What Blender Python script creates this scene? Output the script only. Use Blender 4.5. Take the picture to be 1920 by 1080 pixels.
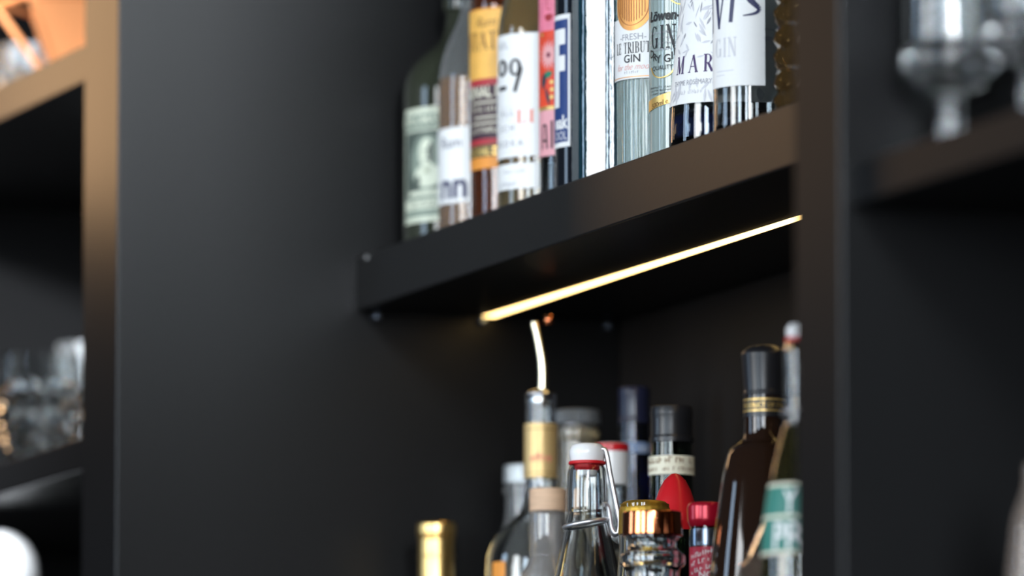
import bpy, bmesh, math, random
from mathutils import Vector, Matrix
random.seed(7)
scene = bpy.context.scene
for o in list(bpy.data.objects):
    bpy.data.objects.remove(o)
COL = scene.collection

# ------------------------------------------------------------------ camera
F = 15000.0                                  # focal length in pixels of a 1920 px wide frame
PITCH = math.atan(1810 / F)
YAW = math.atan(5560 / F * math.cos(PITCH))  # between the view heading and the shelf run (-x)
HD = Vector((-math.cos(YAW), math.sin(YAW), 0))
RT = Vector((math.sin(YAW), math.cos(YAW), 0))
FW = HD * math.cos(PITCH) + Vector((0, 0, math.sin(PITCH)))
UP = RT.cross(FW)
CAM = Vector((6.3788, -2.2063, 1.2629))
cd = bpy.data.cameras.new('camera')
cam = bpy.data.objects.new('camera', cd)
COL.objects.link(cam)
cam.matrix_world = Matrix(((RT.x, UP.x, -FW.x, CAM.x), (RT.y, UP.y, -FW.y, CAM.y),
                           (RT.z, UP.z, -FW.z, CAM.z), (0, 0, 0, 1)))
cd.sensor_width = 36
cd.lens = F / 1920 * 36
cd.clip_start = 0.05
cd.dof.use_dof = True
cd.dof.focus_distance = 6.18
cd.dof.aperture_fstop = 3.7
scene.camera = cam

# ------------------------------------------------------------------ world and lights
w = bpy.data.worlds.new('world')
scene.world = w
w.use_nodes = True
w.node_tree.nodes['Background'].inputs[0].default_value = (0.60, 0.72, 0.9, 1)
w.node_tree.nodes['Background'].inputs[1].default_value = 0.04


def aim(o, target):
    d = Vector(target) - o.location
    o.rotation_euler = d.to_track_quat('-Z', 'Y').to_euler()


def area(name, loc, target, sx, sy, power, col):
    l = bpy.data.lights.new(name, 'AREA')
    l.shape = 'RECTANGLE'
    l.size, l.size_y = sx, sy
    l.energy = power
    l.color = col
    o = bpy.data.objects.new(name, l)
    COL.objects.link(o)
    o.location = loc
    aim(o, target)
    return o


# tall windows of the bar room: in the wall opposite the bar, and in the wall behind the camera

def window_light(loc, target, sx, sy, rad, col):
    return area('window_light', loc, target, sx, sy, rad * math.pi * sx * sy, col)


window_light((9.0, -1.3, 2.8), (0.0, -1.3, 2.8), 1.3, 2.6, 22, (0.82, 0.91, 1.0))
window_light((9.0, -3.5, 2.8), (0.0, -3.5, 2.8), 1.3, 2.6, 22, (0.92, 0.96, 1.0))
window_light((9.0, -5.6, 2.8), (0.0, -5.6, 2.8), 1.3, 2.6, 22, (0.75, 0.87, 1.0))
window_light((5.2, -6.5, 2.8), (5.2, 0, 2.8), 1.4, 2.6, 18, (0.70, 0.85, 1.0))
window_light((2.2, -6.5, 2.8), (2.2, 0, 2.8), 1.7, 2.6, 15, (0.93, 0.97, 1.0))
window_light((-1.6, -6.5, 2.8), (-1.6, 0, 2.8), 1.2, 2.6, 8, (0.55, 0.75, 1.0))
# added spot grazing along the shelving, grades the left upright brighter towards the top
sp = bpy.data.lights.new('added_spot', 'SPOT')
sp.energy = 3000
sp.color = (0.88, 0.95, 1.0)
sp.spot_size = math.radians(15.5)
sp.spot_blend = 1.0
sp.shadow_soft_size = 0.30
so = bpy.data.objects.new('added_spot', sp)
COL.objects.link(so)
so.location = (4.0, -0.62, 2.95)
aim(so, (0.0, -0.26, 2.56))
# second added spot, brightens the upper part of the right bay
sp2 = bpy.data.lights.new('added_spot', 'SPOT')
sp2.energy = 420
sp2.color = (0.88, 0.95, 1.0)
sp2.spot_size = math.radians(15)
sp2.spot_blend = 1.0
sp2.shadow_soft_size = 0.25
so2 = bpy.data.objects.new('added_spot', sp2)
COL.objects.link(so2)
so2.location = (5.2, -1.0, 2.95)
aim(so2, (1.60, -0.15, 2.22))
# third added spot, lifts the dark left bay
sp3 = bpy.data.lights.new('added_spot', 'SPOT')
sp3.energy = 1500
sp3.color = (0.90, 0.95, 1.0)
sp3.spot_size = math.radians(17)
sp3.spot_blend = 1.0
sp3.shadow_soft_size = 0.12
so3 = bpy.data.objects.new('added_spot', sp3)
COL.objects.link(so3)
so3.location = (1.6, -1.7, 2.75)
aim(so3, (-0.95, 0.0, 2.02))
# tall warm lantern standing in front of the left bay, out of frame
area('warm_lantern', (-0.82, -0.45, 2.51), (0.3, -0.10, 2.38), 0.20, 0.52, 2.45, (1.0, 0.60, 0.30))

vs = scene.view_settings
vs.view_transform = 'Standard'
vs.look = 'None'
vs.gamma = 1
vs.use_curve_mapping = False
vs.exposure = 0.0


# ------------------------------------------------------------------ pixel helpers
def proj(p):
    v = Vector(p) - CAM
    d = v.dot(FW)
    return 960 + F * v.dot(RT) / d, 540 - F * v.dot(UP) / d


def scale_at(p):
    return F / (Vector(p) - CAM).dot(FW)


def x_at(px, y, z):
    """x of the point in the row y at height z that shows in pixel column px"""
    a, b = -3.0, 3.0
    for _ in range(50):
        m = (a + b) / 2
        if proj((m, y, z))[0] < px:
            a = m
        else:
            b = m
    return (a + b) / 2


def z_at(py, x, y):
    a, b = 0.5, 3.5
    for _ in range(50):
        m = (a + b) / 2
        if proj((x, y, m))[1] > py:
            a = m
        else:
            b = m
    return (a + b) / 2


# ------------------------------------------------------------------ materials
MATS = {}


def mat(name, col, rough=0.5, metal=0.0, trans=0.0, ior=1.45, spec=0.5, emit=None, estr=0.0,
        noise=0.0, nscale=60, bump=0.0, coat=0.0, nstretch=None):
    m = bpy.data.materials.new(name)
    m.use_nodes = True
    nt = m.node_tree
    b = nt.nodes['Principled BSDF']
    b.inputs['Base Color'].default_value = (*col, 1)
    b.inputs['Roughness'].default_value = rough
    b.inputs['Metallic'].default_value = metal
    b.inputs['Transmission Weight'].default_value = trans
    b.inputs['IOR'].default_value = ior
    b.inputs['Specular IOR Level'].default_value = spec
    b.inputs['Coat Weight'].default_value = coat
    if emit:
        b.inputs['Emission Color'].default_value = (*emit, 1)
        b.inputs['Emission Strength'].default_value = estr
    if noise or bump:
        tc = nt.nodes.new('ShaderNodeTexCoord')
        n = nt.nodes.new('ShaderNodeTexNoise')
        n.inputs['Scale'].default_value = nscale
        n.inputs['Detail'].default_value = 3
        src = tc.outputs['Object']
        if nstretch:
            mp = nt.nodes.new('ShaderNodeMapping')
            mp.inputs['Scale'].default_value = nstretch
            nt.links.new(src, mp.inputs[0])
            src = mp.outputs[0]
        nt.links.new(src, n.inputs['Vector'])
        if noise:
            r = nt.nodes.new('ShaderNodeValToRGB')
            r.color_ramp.elements[0].position = 0.3
            r.color_ramp.elements[1].position = 0.7
            r.color_ramp.elements[0].color = (*[c * (1 - noise) for c in col], 1)
            r.color_ramp.elements[1].color = (*[min(1, c * (1 + noise)) for c in col], 1)
            nt.links.new(n.outputs['Fac'], r.inputs[0])
            nt.links.new(r.outputs[0], b.inputs['Base Color'])
        if bump:
            bp = nt.nodes.new('ShaderNodeBump')
            bp.inputs['Strength'].default_value = bump
            bp.inputs['Distance'].default_value = 0.001
            nt.links.new(n.outputs['Fac'], bp.inputs['Height'])
            nt.links.new(bp.outputs[0], b.inputs['Normal'])
    MATS[name] = m
    return m


LAM = mat('charcoal_laminate', (0.0060, 0.0060, 0.0063), 0.38, spec=0.24, noise=0.06, nscale=220, bump=0.04)
BACKM = mat('black_back_panel', (0.009, 0.0075, 0.007), 0.6, spec=0.2, noise=0.06, nscale=90)
WALLM = mat('dark_plaster', (0.06, 0.06, 0.065), 0.8, noise=0.1, nscale=12, bump=0.1)
FLOORM = mat('dark_floor', (0.10, 0.08, 0.065), 0.45, noise=0.25, nscale=8)
LEDM = mat('warm_led_diffuser', (1, 0.9, 0.7), 0.4, emit=(1.0, 0.66, 0.24), estr=6.5)
ALU = mat('aluminium', (0.55, 0.55, 0.56), 0.35, 1.0)
WIRE = mat('galvanised_wire', (0.74, 0.74, 0.76), 0.38, 0.9)
STEEL = mat('steel', (0.72, 0.72, 0.74), 0.18, 1.0)
GLASS = mat('clear_glass', (0.96, 0.985, 0.98), 0.0, trans=1.0, ior=1.47)
GLASSG = mat('pale_green_glass', (0.58, 0.72, 0.68), 0.02, trans=0.76, ior=1.47)
GLASSW = mat('bright_clear_glass', (0.86, 0.88, 0.88), 0.0, trans=0.93, ior=1.47)
GLASSP = mat('printed_bottle_glass', (0.64, 0.77, 0.74), 0.02, trans=0.60, ior=1.47)
FROST = mat('grey_clear_glass', (0.74, 0.72, 0.70), 0.03, trans=0.84, ior=1.47)
GREENG = mat('dark_green_glass', (0.09, 0.12, 0.07), 0.04, trans=1.0, ior=1.47)
BLUEG = mat('midnight_blue_glass', (0.03, 0.06, 0.16), 0.03, trans=1.0, ior=1.47)
TEALG = mat('deep_teal_glass', (0.012, 0.060, 0.085), 0.04, trans=0.5, ior=1.85, bump=0.16, nscale=220,
            nstretch=(1, 1, 0.25))
BROWNG = mat('dark_brown_glass', (0.030, 0.014, 0.008), 0.05, trans=0.5, ior=1.5)
BLACKG = mat('black_glass', (0.008, 0.010, 0.014), 0.05, ior=1.5)
GREENB = mat('black_green_glass', (0.035, 0.040, 0.026), 0.06, trans=0.2, ior=1.5)
NAVYG = mat('navy_glass_base', (0.012, 0.025, 0.10), 0.06, trans=0.25, ior=1.5)
AMBERG = mat('cut_brown_glass', (0.26, 0.15, 0.05), 0.02, trans=0.85, ior=1.5)
OLIVEG = mat('olive_glass', (0.26, 0.22, 0.05), 0.03, trans=0.9, ior=1.47)
AMBER = mat('amber_rum', (0.84, 0.36, 0.05), 0.0, trans=0.72, ior=1.36)
DRUM = mat('dark_rum', (0.40, 0.09, 0.02), 0.0, trans=0.7, ior=1.36)
STRAW = mat('straw_spirit', (0.86, 0.66, 0.34), 0.0, trans=0.80, ior=1.36)
WATERY = mat('clear_spirit', (0.98, 0.99, 1.0), 0.0, trans=1.0, ior=1.34)
PINKL = mat('blush_spirit', (0.62, 0.44, 0.33), 0.0, trans=0.8, ior=1.35)
WHITE = mat('white_paper', (0.86, 0.86, 0.85), 0.55, noise=0.01, nscale=300)
CREAM = mat('cream_print', (0.80, 0.76, 0.60), 0.55)
INK = mat('black_ink', (0.015, 0.015, 0.018), 0.5)
NAVYINK = mat('navy_ink', (0.03, 0.035, 0.10), 0.5)
PURPINK = mat('plum_ink', (0.06, 0.03, 0.12), 0.5)
GREYINK = mat('grey_ink', (0.36, 0.36, 0.40), 0.6)
PALEINK = mat('pale_grey_ink', (0.64, 0.64, 0.68), 0.6)
REDINK = mat('coral_ink', (0.80, 0.25, 0.18), 0.5)
PINKINK = mat('rose_ink', (0.80, 0.42, 0.38), 0.5)
BROWNINK = mat('brown_ink', (0.20, 0.09, 0.02), 0.5)
NAVY = mat('navy_paper', (0.020, 0.050, 0.19), 0.45, noise=0.05, nscale=200)
ORANGE = mat('orange_paper', (0.80, 0.30, 0.045), 0.5, noise=0.05, nscale=120)
YELLOW = mat('golden_paper', (0.86, 0.47, 0.10), 0.5, noise=0.12, nscale=70)
PLUM = mat('plum_paper', (0.045, 0.018, 0.030), 0.5)
CRIM = mat('crimson_paper', (0.42, 0.03, 0.04), 0.5)
OLIVEP = mat('olive_paper', (0.10, 0.075, 0.03), 0.5)
BANK = mat('banknote_green_paper', (0.22, 0.27, 0.22), 0.6, noise=0.25, nscale=400)
BANKD = mat('banknote_dark_print', (0.075, 0.095, 0.08), 0.6, noise=0.25, nscale=500)
BANKL = mat('banknote_light_print', (0.66, 0.70, 0.56), 0.6, noise=0.1, nscale=300)
PINK = mat('pink_paper', (0.85, 0.40, 0.44), 0.5)
HOTPINK = mat('rose_skin_print', (0.83, 0.22, 0.32), 0.5, noise=0.1, nscale=90)
REDP = mat('scarlet_print', (0.80, 0.07, 0.025), 0.5, noise=0.12, nscale=140)
PETAL = mat('petal_print', (0.86, 0.42, 0.42), 0.5)
DKRED = mat('wine_print', (0.20, 0.02, 0.05), 0.5)
LEAFG = mat('leaf_green_print', (0.02, 0.22, 0.12), 0.5)
LEAFD = mat('leaf_dark_print', (0.03, 0.05, 0.07), 0.5)
GOLDP = mat('gold_print', (0.75, 0.50, 0.16), 0.35, 0.6)
GOLDFOIL = mat('gold_foil', (0.72, 0.48, 0.18), 0.30, 1.0, noise=0.1, nscale=60, bump=0.05)
GOLDCAP = mat('gold_cap_metal', (0.52, 0.32, 0.05), 0.45, 0.85, noise=0.12, nscale=90, bump=0.15)
COPPER = mat('polished_copper', (0.78, 0.24, 0.10), 0.14, 1.0)
COPPERB = mat('brushed_copper', (0.88, 0.35, 0.14), 0.32, 0.5)
COPPERP = mat('copper_print', (0.80, 0.36, 0.10), 0.40, 0.35)
COPPERD = mat('copper_dark_print', (0.34, 0.11, 0.03), 0.45)
REDPL = mat('red_plastic', (0.55, 0.012, 0.018), 0.30)
REDMET = mat('red_lacquered_metal', (0.36, 0.005, 0.02), 0.25, 0.3)
REDRUB = mat('red_rubber', (0.55, 0.01, 0.015), 0.45)
PORC = mat('white_porcelain', (0.82, 0.82, 0.82), 0.18)
BLACKPL = mat('black_plastic', (0.012, 0.012, 0.014), 0.32)
DKCAP = mat('charcoal_ridged_plastic', (0.09, 0.10, 0.11), 0.35)
GREYCAP = mat('grey_screw_cap', (0.42, 0.45, 0.46), 0.38, 0.7)
WOOD = mat('pale_beech', (0.66, 0.44, 0.29), 0.6, noise=0.10, nscale=70, nstretch=(1, 1, 6))
TEALP = mat('teal_paper', (0.035, 0.20, 0.16), 0.5)
DKSTEEL = mat('dark_steel_band', (0.16, 0.19, 0.24), 0.25, 0.9)
REDLAB = mat('red_label_paper', (0.50, 0.02, 0.05), 0.45)


# ------------------------------------------------------------------ object helpers
def link(name, verts, faces, m, parent=None, smooth=True, angle=40, loc=None):
    me = bpy.data.meshes.new(name)
    me.from_pydata([tuple(v) for v in verts], [], faces)
    me.materials.append(m)
    if smooth:
        for p in me.polygons:
            p.use_smooth = True
        me.set_sharp_from_angle(angle=math.radians(angle))
    me.update()
    o = bpy.data.objects.new(name, me)
    COL.objects.link(o)
    if parent:
        o.parent = parent
    if loc is not None:
        o.location = loc
    return o


def tag(o, label=None, cat=None, group=None, kind=None):
    for k, v in (('label', label), ('category', cat), ('group', group), ('kind', kind)):
        if v:
            o[k] = v
    return o


def empty(name, loc, rz=0.0):
    o = bpy.data.objects.new(name, None)
    COL.objects.link(o)
    o.location = loc
    o.rotation_euler = (0, 0, rz)
    o.empty_display_size = 0.05
    return o


def box(name, lo, hi, m, parent=None, bev=0.0015):
    c = [(a + b) / 2 for a, b in zip(lo, hi)]
    h = [(b - a) / 2 for a, b in zip(lo, hi)]
    bm = bmesh.new()
    bmesh.ops.create_cube(bm, size=1.0)
    for v in bm.verts:
        v.co = Vector((v.co.x * 2 * h[0], v.co.y * 2 * h[1], v.co.z * 2 * h[2]))
    if bev:
        bmesh.ops.bevel(bm, geom=bm.edges[:], offset=bev, segments=2, affect='EDGES', profile=0.5)
    me = bpy.data.meshes.new(name)
    bm.to_mesh(me)
    bm.free()
    me.materials.append(m)
    o = bpy.data.objects.new(name, me)
    COL.objects.link(o)
    o.location = c
    if parent:
        o.parent = parent
    return o


def fillet(pts, n=5):
    """pts: (r, z) or (r, z, fillet radius); returns the rounded profile"""
    out = []
    for i, p in enumerate(pts):
        if len(p) < 3 or i in (0, len(pts) - 1) or p[2] <= 0:
            out.append((p[0], p[1]))
            continue
        a, b, c = Vector(pts[i - 1][:2]), Vector(p[:2]), Vector(pts[i + 1][:2])
        d1, d2 = (a - b), (c - b)
        t = min(p[2], d1.length * 0.49, d2.length * 0.49)
        s, e = b + d1.normalized() * t, b + d2.normalized() * t
        for k in range(n + 1):
            u = k / n
            q = s * (1 - u) ** 2 + b * 2 * u * (1 - u) + e * u * u
            out.append((q.x, q.y))
    return out


def lathe(prof, seg=48, shape=None):
    verts, faces, rings = [], [], []
    for r, z in prof:
        if r < 1e-6:
            rings.append([len(verts)])
            verts.append((0, 0, z))
        else:
            ring = []
            for k in range(seg):
                a = 2 * math.pi * k / seg
                rr = r * (shape(a, z) if shape else 1)
                ring.append(len(verts))
                verts.append((rr * math.sin(a), -rr * math.cos(a), z))
            rings.append(ring)
    for A, B in zip(rings, rings[1:]):
        if len(A) == 1 and len(B) == 1:
            continue
        for k in range(seg):
            k2 = (k + 1) % seg
            if len(A) == 1:
                faces.append((A[0], B[k2], B[k]))
            elif len(B) == 1:
                faces.append((A[k], A[k2], B[0]))
            else:
                faces.append((A[k], A[k2], B[k2], B[k]))
    return verts, faces


def turned(name, prof, m, parent=None, seg=48, shape=None, smooth=True, angle=40, loc=None):
    v, f = lathe(prof, seg, shape)
    return link(name, v, f, m, parent, smooth, angle, loc)


def tube(path, r, seg=8, closed=False):
    verts, faces = [], []
    n = len(path)
    P = [Vector(p) for p in path]
    prev = None
    for i, p in enumerate(P):
        if closed:
            t = P[(i + 1) % n] - P[i - 1]
        else:
            t = P[min(i + 1, n - 1)] - P[max(i - 1, 0)]
        t.normalize()
        if prev is None:
            a = Vector((0, 0, 1)) if abs(t.z) < 0.9 else Vector((1, 0, 0))
            nrm = t.cross(a).normalized()
        else:
            nrm = (prev - t * prev.dot(t)).normalized()
        prev = nrm
        bn = t.cross(nrm)
        rr = r[i] if isinstance(r, (list, tuple)) else r
        for k in range(seg):
            a = 2 * math.pi * k / seg
            verts.append(p + (nrm * math.cos(a) + bn * math.sin(a)) * rr)
    m = n if closed else n - 1
    for i in range(m):
        for k in range(seg):
            a, b = i * seg, ((i + 1) % n) * seg
            k2 = (k + 1) % seg
            faces.append((a + k, a + k2, b + k2, b + k))
    if not closed:
        faces.append(tuple(range(seg))[::-1])
        faces.append(tuple((n - 1) * seg + k for k in range(seg)))
    return verts, faces


def smooth_path(pts, n=6):
    P = [Vector(p) for p in pts]
    out = []
    for i in range(len(P) - 1):
        p0, p1, p2, p3 = P[max(i - 1, 0)], P[i], P[i + 1], P[min(i + 2, len(P) - 1)]
        for k in range(n):
            t = k / n
            out.append(0.5 * ((2 * p1) + (p2 - p0) * t + (2 * p0 - 5 * p1 + 4 * p2 - p3) * t * t
                              + (3 * p1 - p0 - 3 * p2 + p3) * t ** 3))
    out.append(P[-1])
    return out


# ---- flat print: polygons in (u, z) wrapped on a bottle surface
def polys_mesh(polys, strip=0.002):
    bm = bmesh.new()
    for poly in polys:
        vs_ = [bm.verts.new((p[0], 0, p[1])) for p in poly]
        try:
            bm.faces.new(vs_)
        except ValueError:
            pass
    bmesh.ops.triangulate(bm, faces=bm.faces[:])
    return slice_mesh(bm, strip)


def slice_mesh(bm, strip):
    if bm.verts:
        x0 = min(v.co.x for v in bm.verts)
        x1 = max(v.co.x for v in bm.verts)
        n = int((x1 - x0) / strip)
        for k in range(1, n + 1):
            bmesh.ops.bisect_plane(bm, geom=bm.verts[:] + bm.edges[:] + bm.faces[:], dist=1e-7,
                                   plane_co=(x0 + k * strip, 0, 0), plane_no=(1, 0, 0))
    bm.verts.index_update()
    V = [(v.co.x, v.co.z) for v in bm.verts]
    Fc = [tuple(v.index for v in f.verts) for f in bm.faces]
    bm.free()
    return V, Fc


def sans(s, size, bold=0.0, shear=0.0, sx=1.0, align='CENTER'):
    """sans lettering as (u, z) polygons, centred, cap height about 0.7 size"""
    c = bpy.data.curves.new('t', 'FONT')
    c.body = s
    c.size = size
    c.offset = bold * size
    c.shear = shear
    c.align_x = align
    c.resolution_u = 3
    o = bpy.data.objects.new('t', c)
    COL.objects.link(o)
    dg = bpy.context.evaluated_depsgraph_get()
    me = bpy.data.meshes.new_from_object(o.evaluated_get(dg))
    bm = bmesh.new()
    bm.from_mesh(me)
    for v in bm.verts:
        v.co = Vector((v.co.x * sx, 0, v.co.y))
    bpy.data.objects.remove(o)
    bpy.data.curves.remove(c)
    bpy.data.meshes.remove(me)
    return slice_mesh(bm, 0.002)


def fine_print(width, h, seed=1):
    """a line of print too small to read: short uneven strokes"""
    rg_ = random.Random(seed)
    polys, x = [], -width / 2
    while x < width / 2:
        if rg_.random() < .15:
            x += h * .5
            continue
        hh_ = h * rg_.uniform(.6, 1.0)
        polys.append(rect(x, 0, x + h * .16, hh_))
        if rg_.random() < .6:
            zz_ = rg_.choice((0, hh_ * .45, hh_ * .86))
            polys.append(rect(x, zz_, x + h * .5, zz_ + h * .14))
        x += h * rg_.uniform(.45, .75)
    return polys_mesh(polys)


def stroke(x0, y0, x1, y1, w):
    dx, dy = x1 - x0, y1 - y0
    L = math.hypot(dx, dy) or 1
    nx, ny = -dy / L * w / 2, dx / L * w / 2
    return [(x0 + nx, y0 + ny), (x0 - nx, y0 - ny), (x1 - nx, y1 - ny), (x1 + nx, y1 + ny)]


def arcs(cx, cy, rx, ry, a0, a1, wf, n=14):
    """a swelling arc: wf(angle) is the stroke width across x"""
    out = []
    for k in range(n):
        t0, t1 = math.radians(a0 + (a1 - a0) * k / n), math.radians(a0 + (a1 - a0) * (k + 1) / n)
        q = []
        for t, s in ((t0, 1), (t0, -1), (t1, -1), (t1, 1)):
            wd = wf(t) / 2 * s
            q.append((cx + (rx + wd) * math.cos(t), cy + (ry + wd * 0.6) * math.sin(t)))
        out.append(q)
    return out


TK, TN = 0.17, 0.055


def sw(t):
    return TN + (TK - TN) * abs(math.cos(t)) ** 1.5


def ser(x, y, w=0.30):
    return [(x - w / 2, y - 0.025), (x + w / 2, y - 0.025), (x + w / 2, y + 0.025), (x - w / 2, y + 0.025)]


def glyph(ch):
    """serif capitals of height 1: polygons and advance width"""
    g = []
    if ch == 'I':
        g = [stroke(.2, 0, .2, 1, TK), ser(.2, .02), ser(.2, .98)]
        return g, .42
    if ch == 'L':
        g = [stroke(.2, 0, .2, 1, TK), ser(.2, .98), stroke(.05, .02, .62, .02, .05), stroke(.61, 0, .61, .26, .05)]
        return g, .68
    if ch == 'E':
        g = [stroke(.2, 0, .2, 1, TK), stroke(.05, .02, .62, .02, .05), stroke(.05, .98, .60, .98, .05),
             stroke(.2, .52, .46, .52, .05), stroke(.61, 0, .61, .26, .05), stroke(.59, .76, .59, 1, .05),
             stroke(.46, .42, .46, .62, .045)]
        return g, .68
    if ch == 'T':
        g = [stroke(.36, 0, .36, 1, TK), ser(.36, .02, .34), stroke(.02, .98, .70, .98, .05),
             stroke(.04, .76, .04, 1, .05), stroke(.68, .76, .68, 1, .05)]
        return g, .72
    if ch in 'RB':
        g = [stroke(.2, 0, .2, 1, TK), ser(.2, .02), ser(.2, .98), stroke(.2, .98, .42, .98, .05),
             stroke(.2, .50, .42, .50, .05)] + arcs(.40, .74, .20, .24, -90, 90, sw)
        if ch == 'R':
            g += [stroke(.40, .50, .72, .02, TK), ser(.76, .02, .16)]
        else:
            g += [stroke(.2, .02, .44, .02, .05)] + arcs(.43, .26, .23, .24, -90, 90, sw)
        return g, .78
    if ch == 'U':
        g = [stroke(.18, .3, .18, 1, TK), ser(.18, .98), stroke(.66, .3, .66, 1, TN), ser(.66, .98)]
        g += arcs(.42, .30, .24, .29, 180, 360, lambda t: TK if math.cos(t) < -.6 else (TN + (TK - TN) * max(0, -math.cos(t))))
        return g, .84
    if ch == 'G':
        g = arcs(.42, .5, .33, .47, 50, 330, sw) + [stroke(.70, .04, .70, .44, TK), ser(.70, .44),
                                                   stroke(.66, .72, .66, .98, .05)]
        return g, .90
    if ch == 'N':
        g = [stroke(.14, 0, .14, 1, TN), stroke(.14, 1, .70, 0, TK), stroke(.70, 0, .70, 1, TN),
             ser(.14, .02), ser(.10, .98, .24), ser(.70, .98)]
        return g, .86
    if ch == 'M':
        g = [stroke(.13, 0, .13, 1, TN), stroke(.15, 1, .47, .03, TK), stroke(.47, .03, .80, 1, TN),
             stroke(.82, 0, .82, 1, TK), ser(.13, .02, .26), ser(.82, .02), ser(.08, .98, .2), ser(.86, .98, .2)]
        return g, 1.02
    if ch == 'A':
        g = [stroke(.08, 0, .40, 1, TN), stroke(.40, 1, .74, 0, TK), stroke(.20, .34, .60, .34, .05),
             ser(.08, .02, .24), ser(.74, .02, .28)]
        return g, .82
    if ch == 'O':
        return arcs(.42, .5, .33, .47, 0, 360, sw, 24), .84
    return g, .45


def serif(s, h, sx=1.0, gap=0.06, shear=0.0):
    """serif capitals of height h, centred on u = 0, baseline z = 0"""
    x, polys = 0.0, []
    for ch in s:
        g, adv = glyph(ch)
        for p in g:
            polys.append([(x + a + b * shear, b) for a, b in p])
        x += adv + gap
    x -= gap
    polys = [[((a - x / 2) * h * sx, b * h) for a, b in p] for p in polys]
    return polys_mesh(polys)


def disc(cx, cz, rx, rz, n=28):
    return [(cx + rx * math.cos(2 * math.pi * k / n), cz + rz * math.sin(2 * math.pi * k / n)) for k in range(n)]


def rect(u0, z0, u1, z1):
    return [(u0, z0), (u1, z0), (u1, z1), (u0, z1)]


def leaf(cx, cz, L, wd, ang):
    pts = []
    for k in range(5):
        t = k / 4
        pts.append((t * L - L / 2, wd * math.sin(math.pi * t)))
    for k in range(3, 0, -1):
        t = k / 4
        pts.append((t * L - L / 2, -wd * math.sin(math.pi * t)))
    c, s = math.cos(ang), math.sin(ang)
    return [(cx + x * c - y * s, cz + x * s + y * c) for x, y in pts]


class Bottle:
    """a turned bottle; angle 0 of its surface looks at the camera"""

    def __init__(self, name, label, cat, px, y, base_z, prof, m, wall=0.0028, liquid=None, group=None,
                 seg=64, shape=None, rz=None, prof_is_left=None, fil=True, smooth=True, angle=40):
        p = fillet(prof) if fil else prof
        self.prof = p
        self.rmax = max(r for r, z in p)
        x = x_at(px, y, base_z + 0.15)
        self.x, self.y, self.z = x, y, base_z
        self.root = empty(name, (x, y, base_z), YAW_FACE if rz is None else rz)
        tag(self.root, label, cat, group)
        self.px = px
        full = list(p)
        if wall:
            inner = [(max(r - wall, 0.002), max(z, 0.006)) for r, z in p if r > wall + 0.002]
            seen = []
            for q in inner:
                if not seen or (abs(q[0] - seen[-1][0]) + abs(q[1] - seen[-1][1])) > 1e-5:
                    seen.append(q)
            inner = seen
            full = list(p) + inner[::-1] + [(0, 0.006)]
            if liquid:
                lv, lm = liquid
                lp = [(0, 0.0058)]
                for (r, z), (r2, z2) in zip(inner, inner[1:] + [inner[-1]]):
                    if z > lv:
                        break
                    lp.append((r + 0.0003, z - (0.0002 if z <= 0.006 else 0)))
                    if z2 > lv > z:
                        t = (lv - z) / (z2 - z)
                        lp.append((r + (r2 - r) * t + 0.0003, lv))
                lp.append((0, lp[-1][1]))
                self.liq = lp
        self.body = turned('glass_body', full, m, self.root, seg, shape, smooth, angle)
        if wall and liquid:
            turned('liquid', self.liq, liquid[1], self.root, 48)
        POS.append((name, x, y, self.rmax))

    def r(self, z):
        p = self.prof
        for (r1, z1), (r2, z2) in zip(p, p[1:]):
            if z1 <= z <= z2 and z2 > z1:
                return r1 + (r2 - r1) * (z - z1) / (z2 - z1)
        return self.rmax

    def zp(self, py, r=None):
        """local height of the camera-facing point in pixel row py"""
        r = self.rmax if r is None else r
        return z_at(py, self.x - HD.x * r, self.y - HD.y * r) - self.z

    def up(self, px, r=None):
        """arc position of pixel column px on the camera-facing side"""
        r = self.rmax if r is None else r
        s = scale_at((self.x, self.y, self.z + 0.1))
        c = proj((self.x, self.y, self.z + 0.1))[0]
        return r * math.asin(max(-0.999, min(0.999, (px - c) / s / r)))

    def wrap(self, name, V, Fc, m, u=0.0, z=0.0, lift=0.0005, parent=None, rref=None, rconst=None):
        out = []
        rr0 = rref or self.rmax
        for a, b in V:
            zz = b + z
            th = (a + u) / rr0
            rr = (rconst or self.r(zz)) + lift
            out.append((rr * math.sin(th), -rr * math.cos(th), zz))
        return link(name, out, Fc, m, parent or self.root, True, 60)

    def patch(self, name, u0, u1, z0, z1, m, lift=0.0002, parent=None, rref=None, nz=1, rconst=None, n=None):
        n = n or max(4, int((u1 - u0) / 0.002))
        V, Fc = [], []
        for j in range(nz + 1):
            for i in range(n + 1):
                V.append((u0 + (u1 - u0) * i / n, z0 + (z1 - z0) * j / nz))
        for j in range(nz):
            for i in range(n):
                a = j * (n + 1) + i
                Fc.append((a, a + 1, a + n + 2, a + n + 1))
        return self.wrap(name, V, Fc, m, 0, 0, lift, parent, rref, rconst)

    def print(self, name, mesh, m, u, z, lift=0.0005, parent=None, rref=None, rconst=None):
        return self.wrap(name, mesh[0], mesh[1], m, u, z, lift, parent, rref, rconst)

    def ring(self, name, prof, m, parent=None, seg=48, shape=None, angle=40, fil=True):
        return turned(name, fillet(prof) if fil else prof, m, parent or self.root, seg, shape, True, angle)


POS = []
YAW_FACE = math.atan2(-HD.x, HD.y)      # turns local -Y towards the camera


def round_bottle(r, hs, hn, rn, ht, foot=0.004, lip=0.0025):
    """profile: body radius, shoulder start height, neck start, neck radius, total height"""
    return [(0, 0.003), (r * 0.75, 0.0), (r, 0.0, foot), (r, hs, (hn - hs) * 0.9), (rn, hn, (hn - hs) * 0.6),
            (rn, ht - 0.012), (rn + lip, ht - 0.011, 0.001), (rn + lip, ht, 0.002), (rn - 0.003, ht)]


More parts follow.
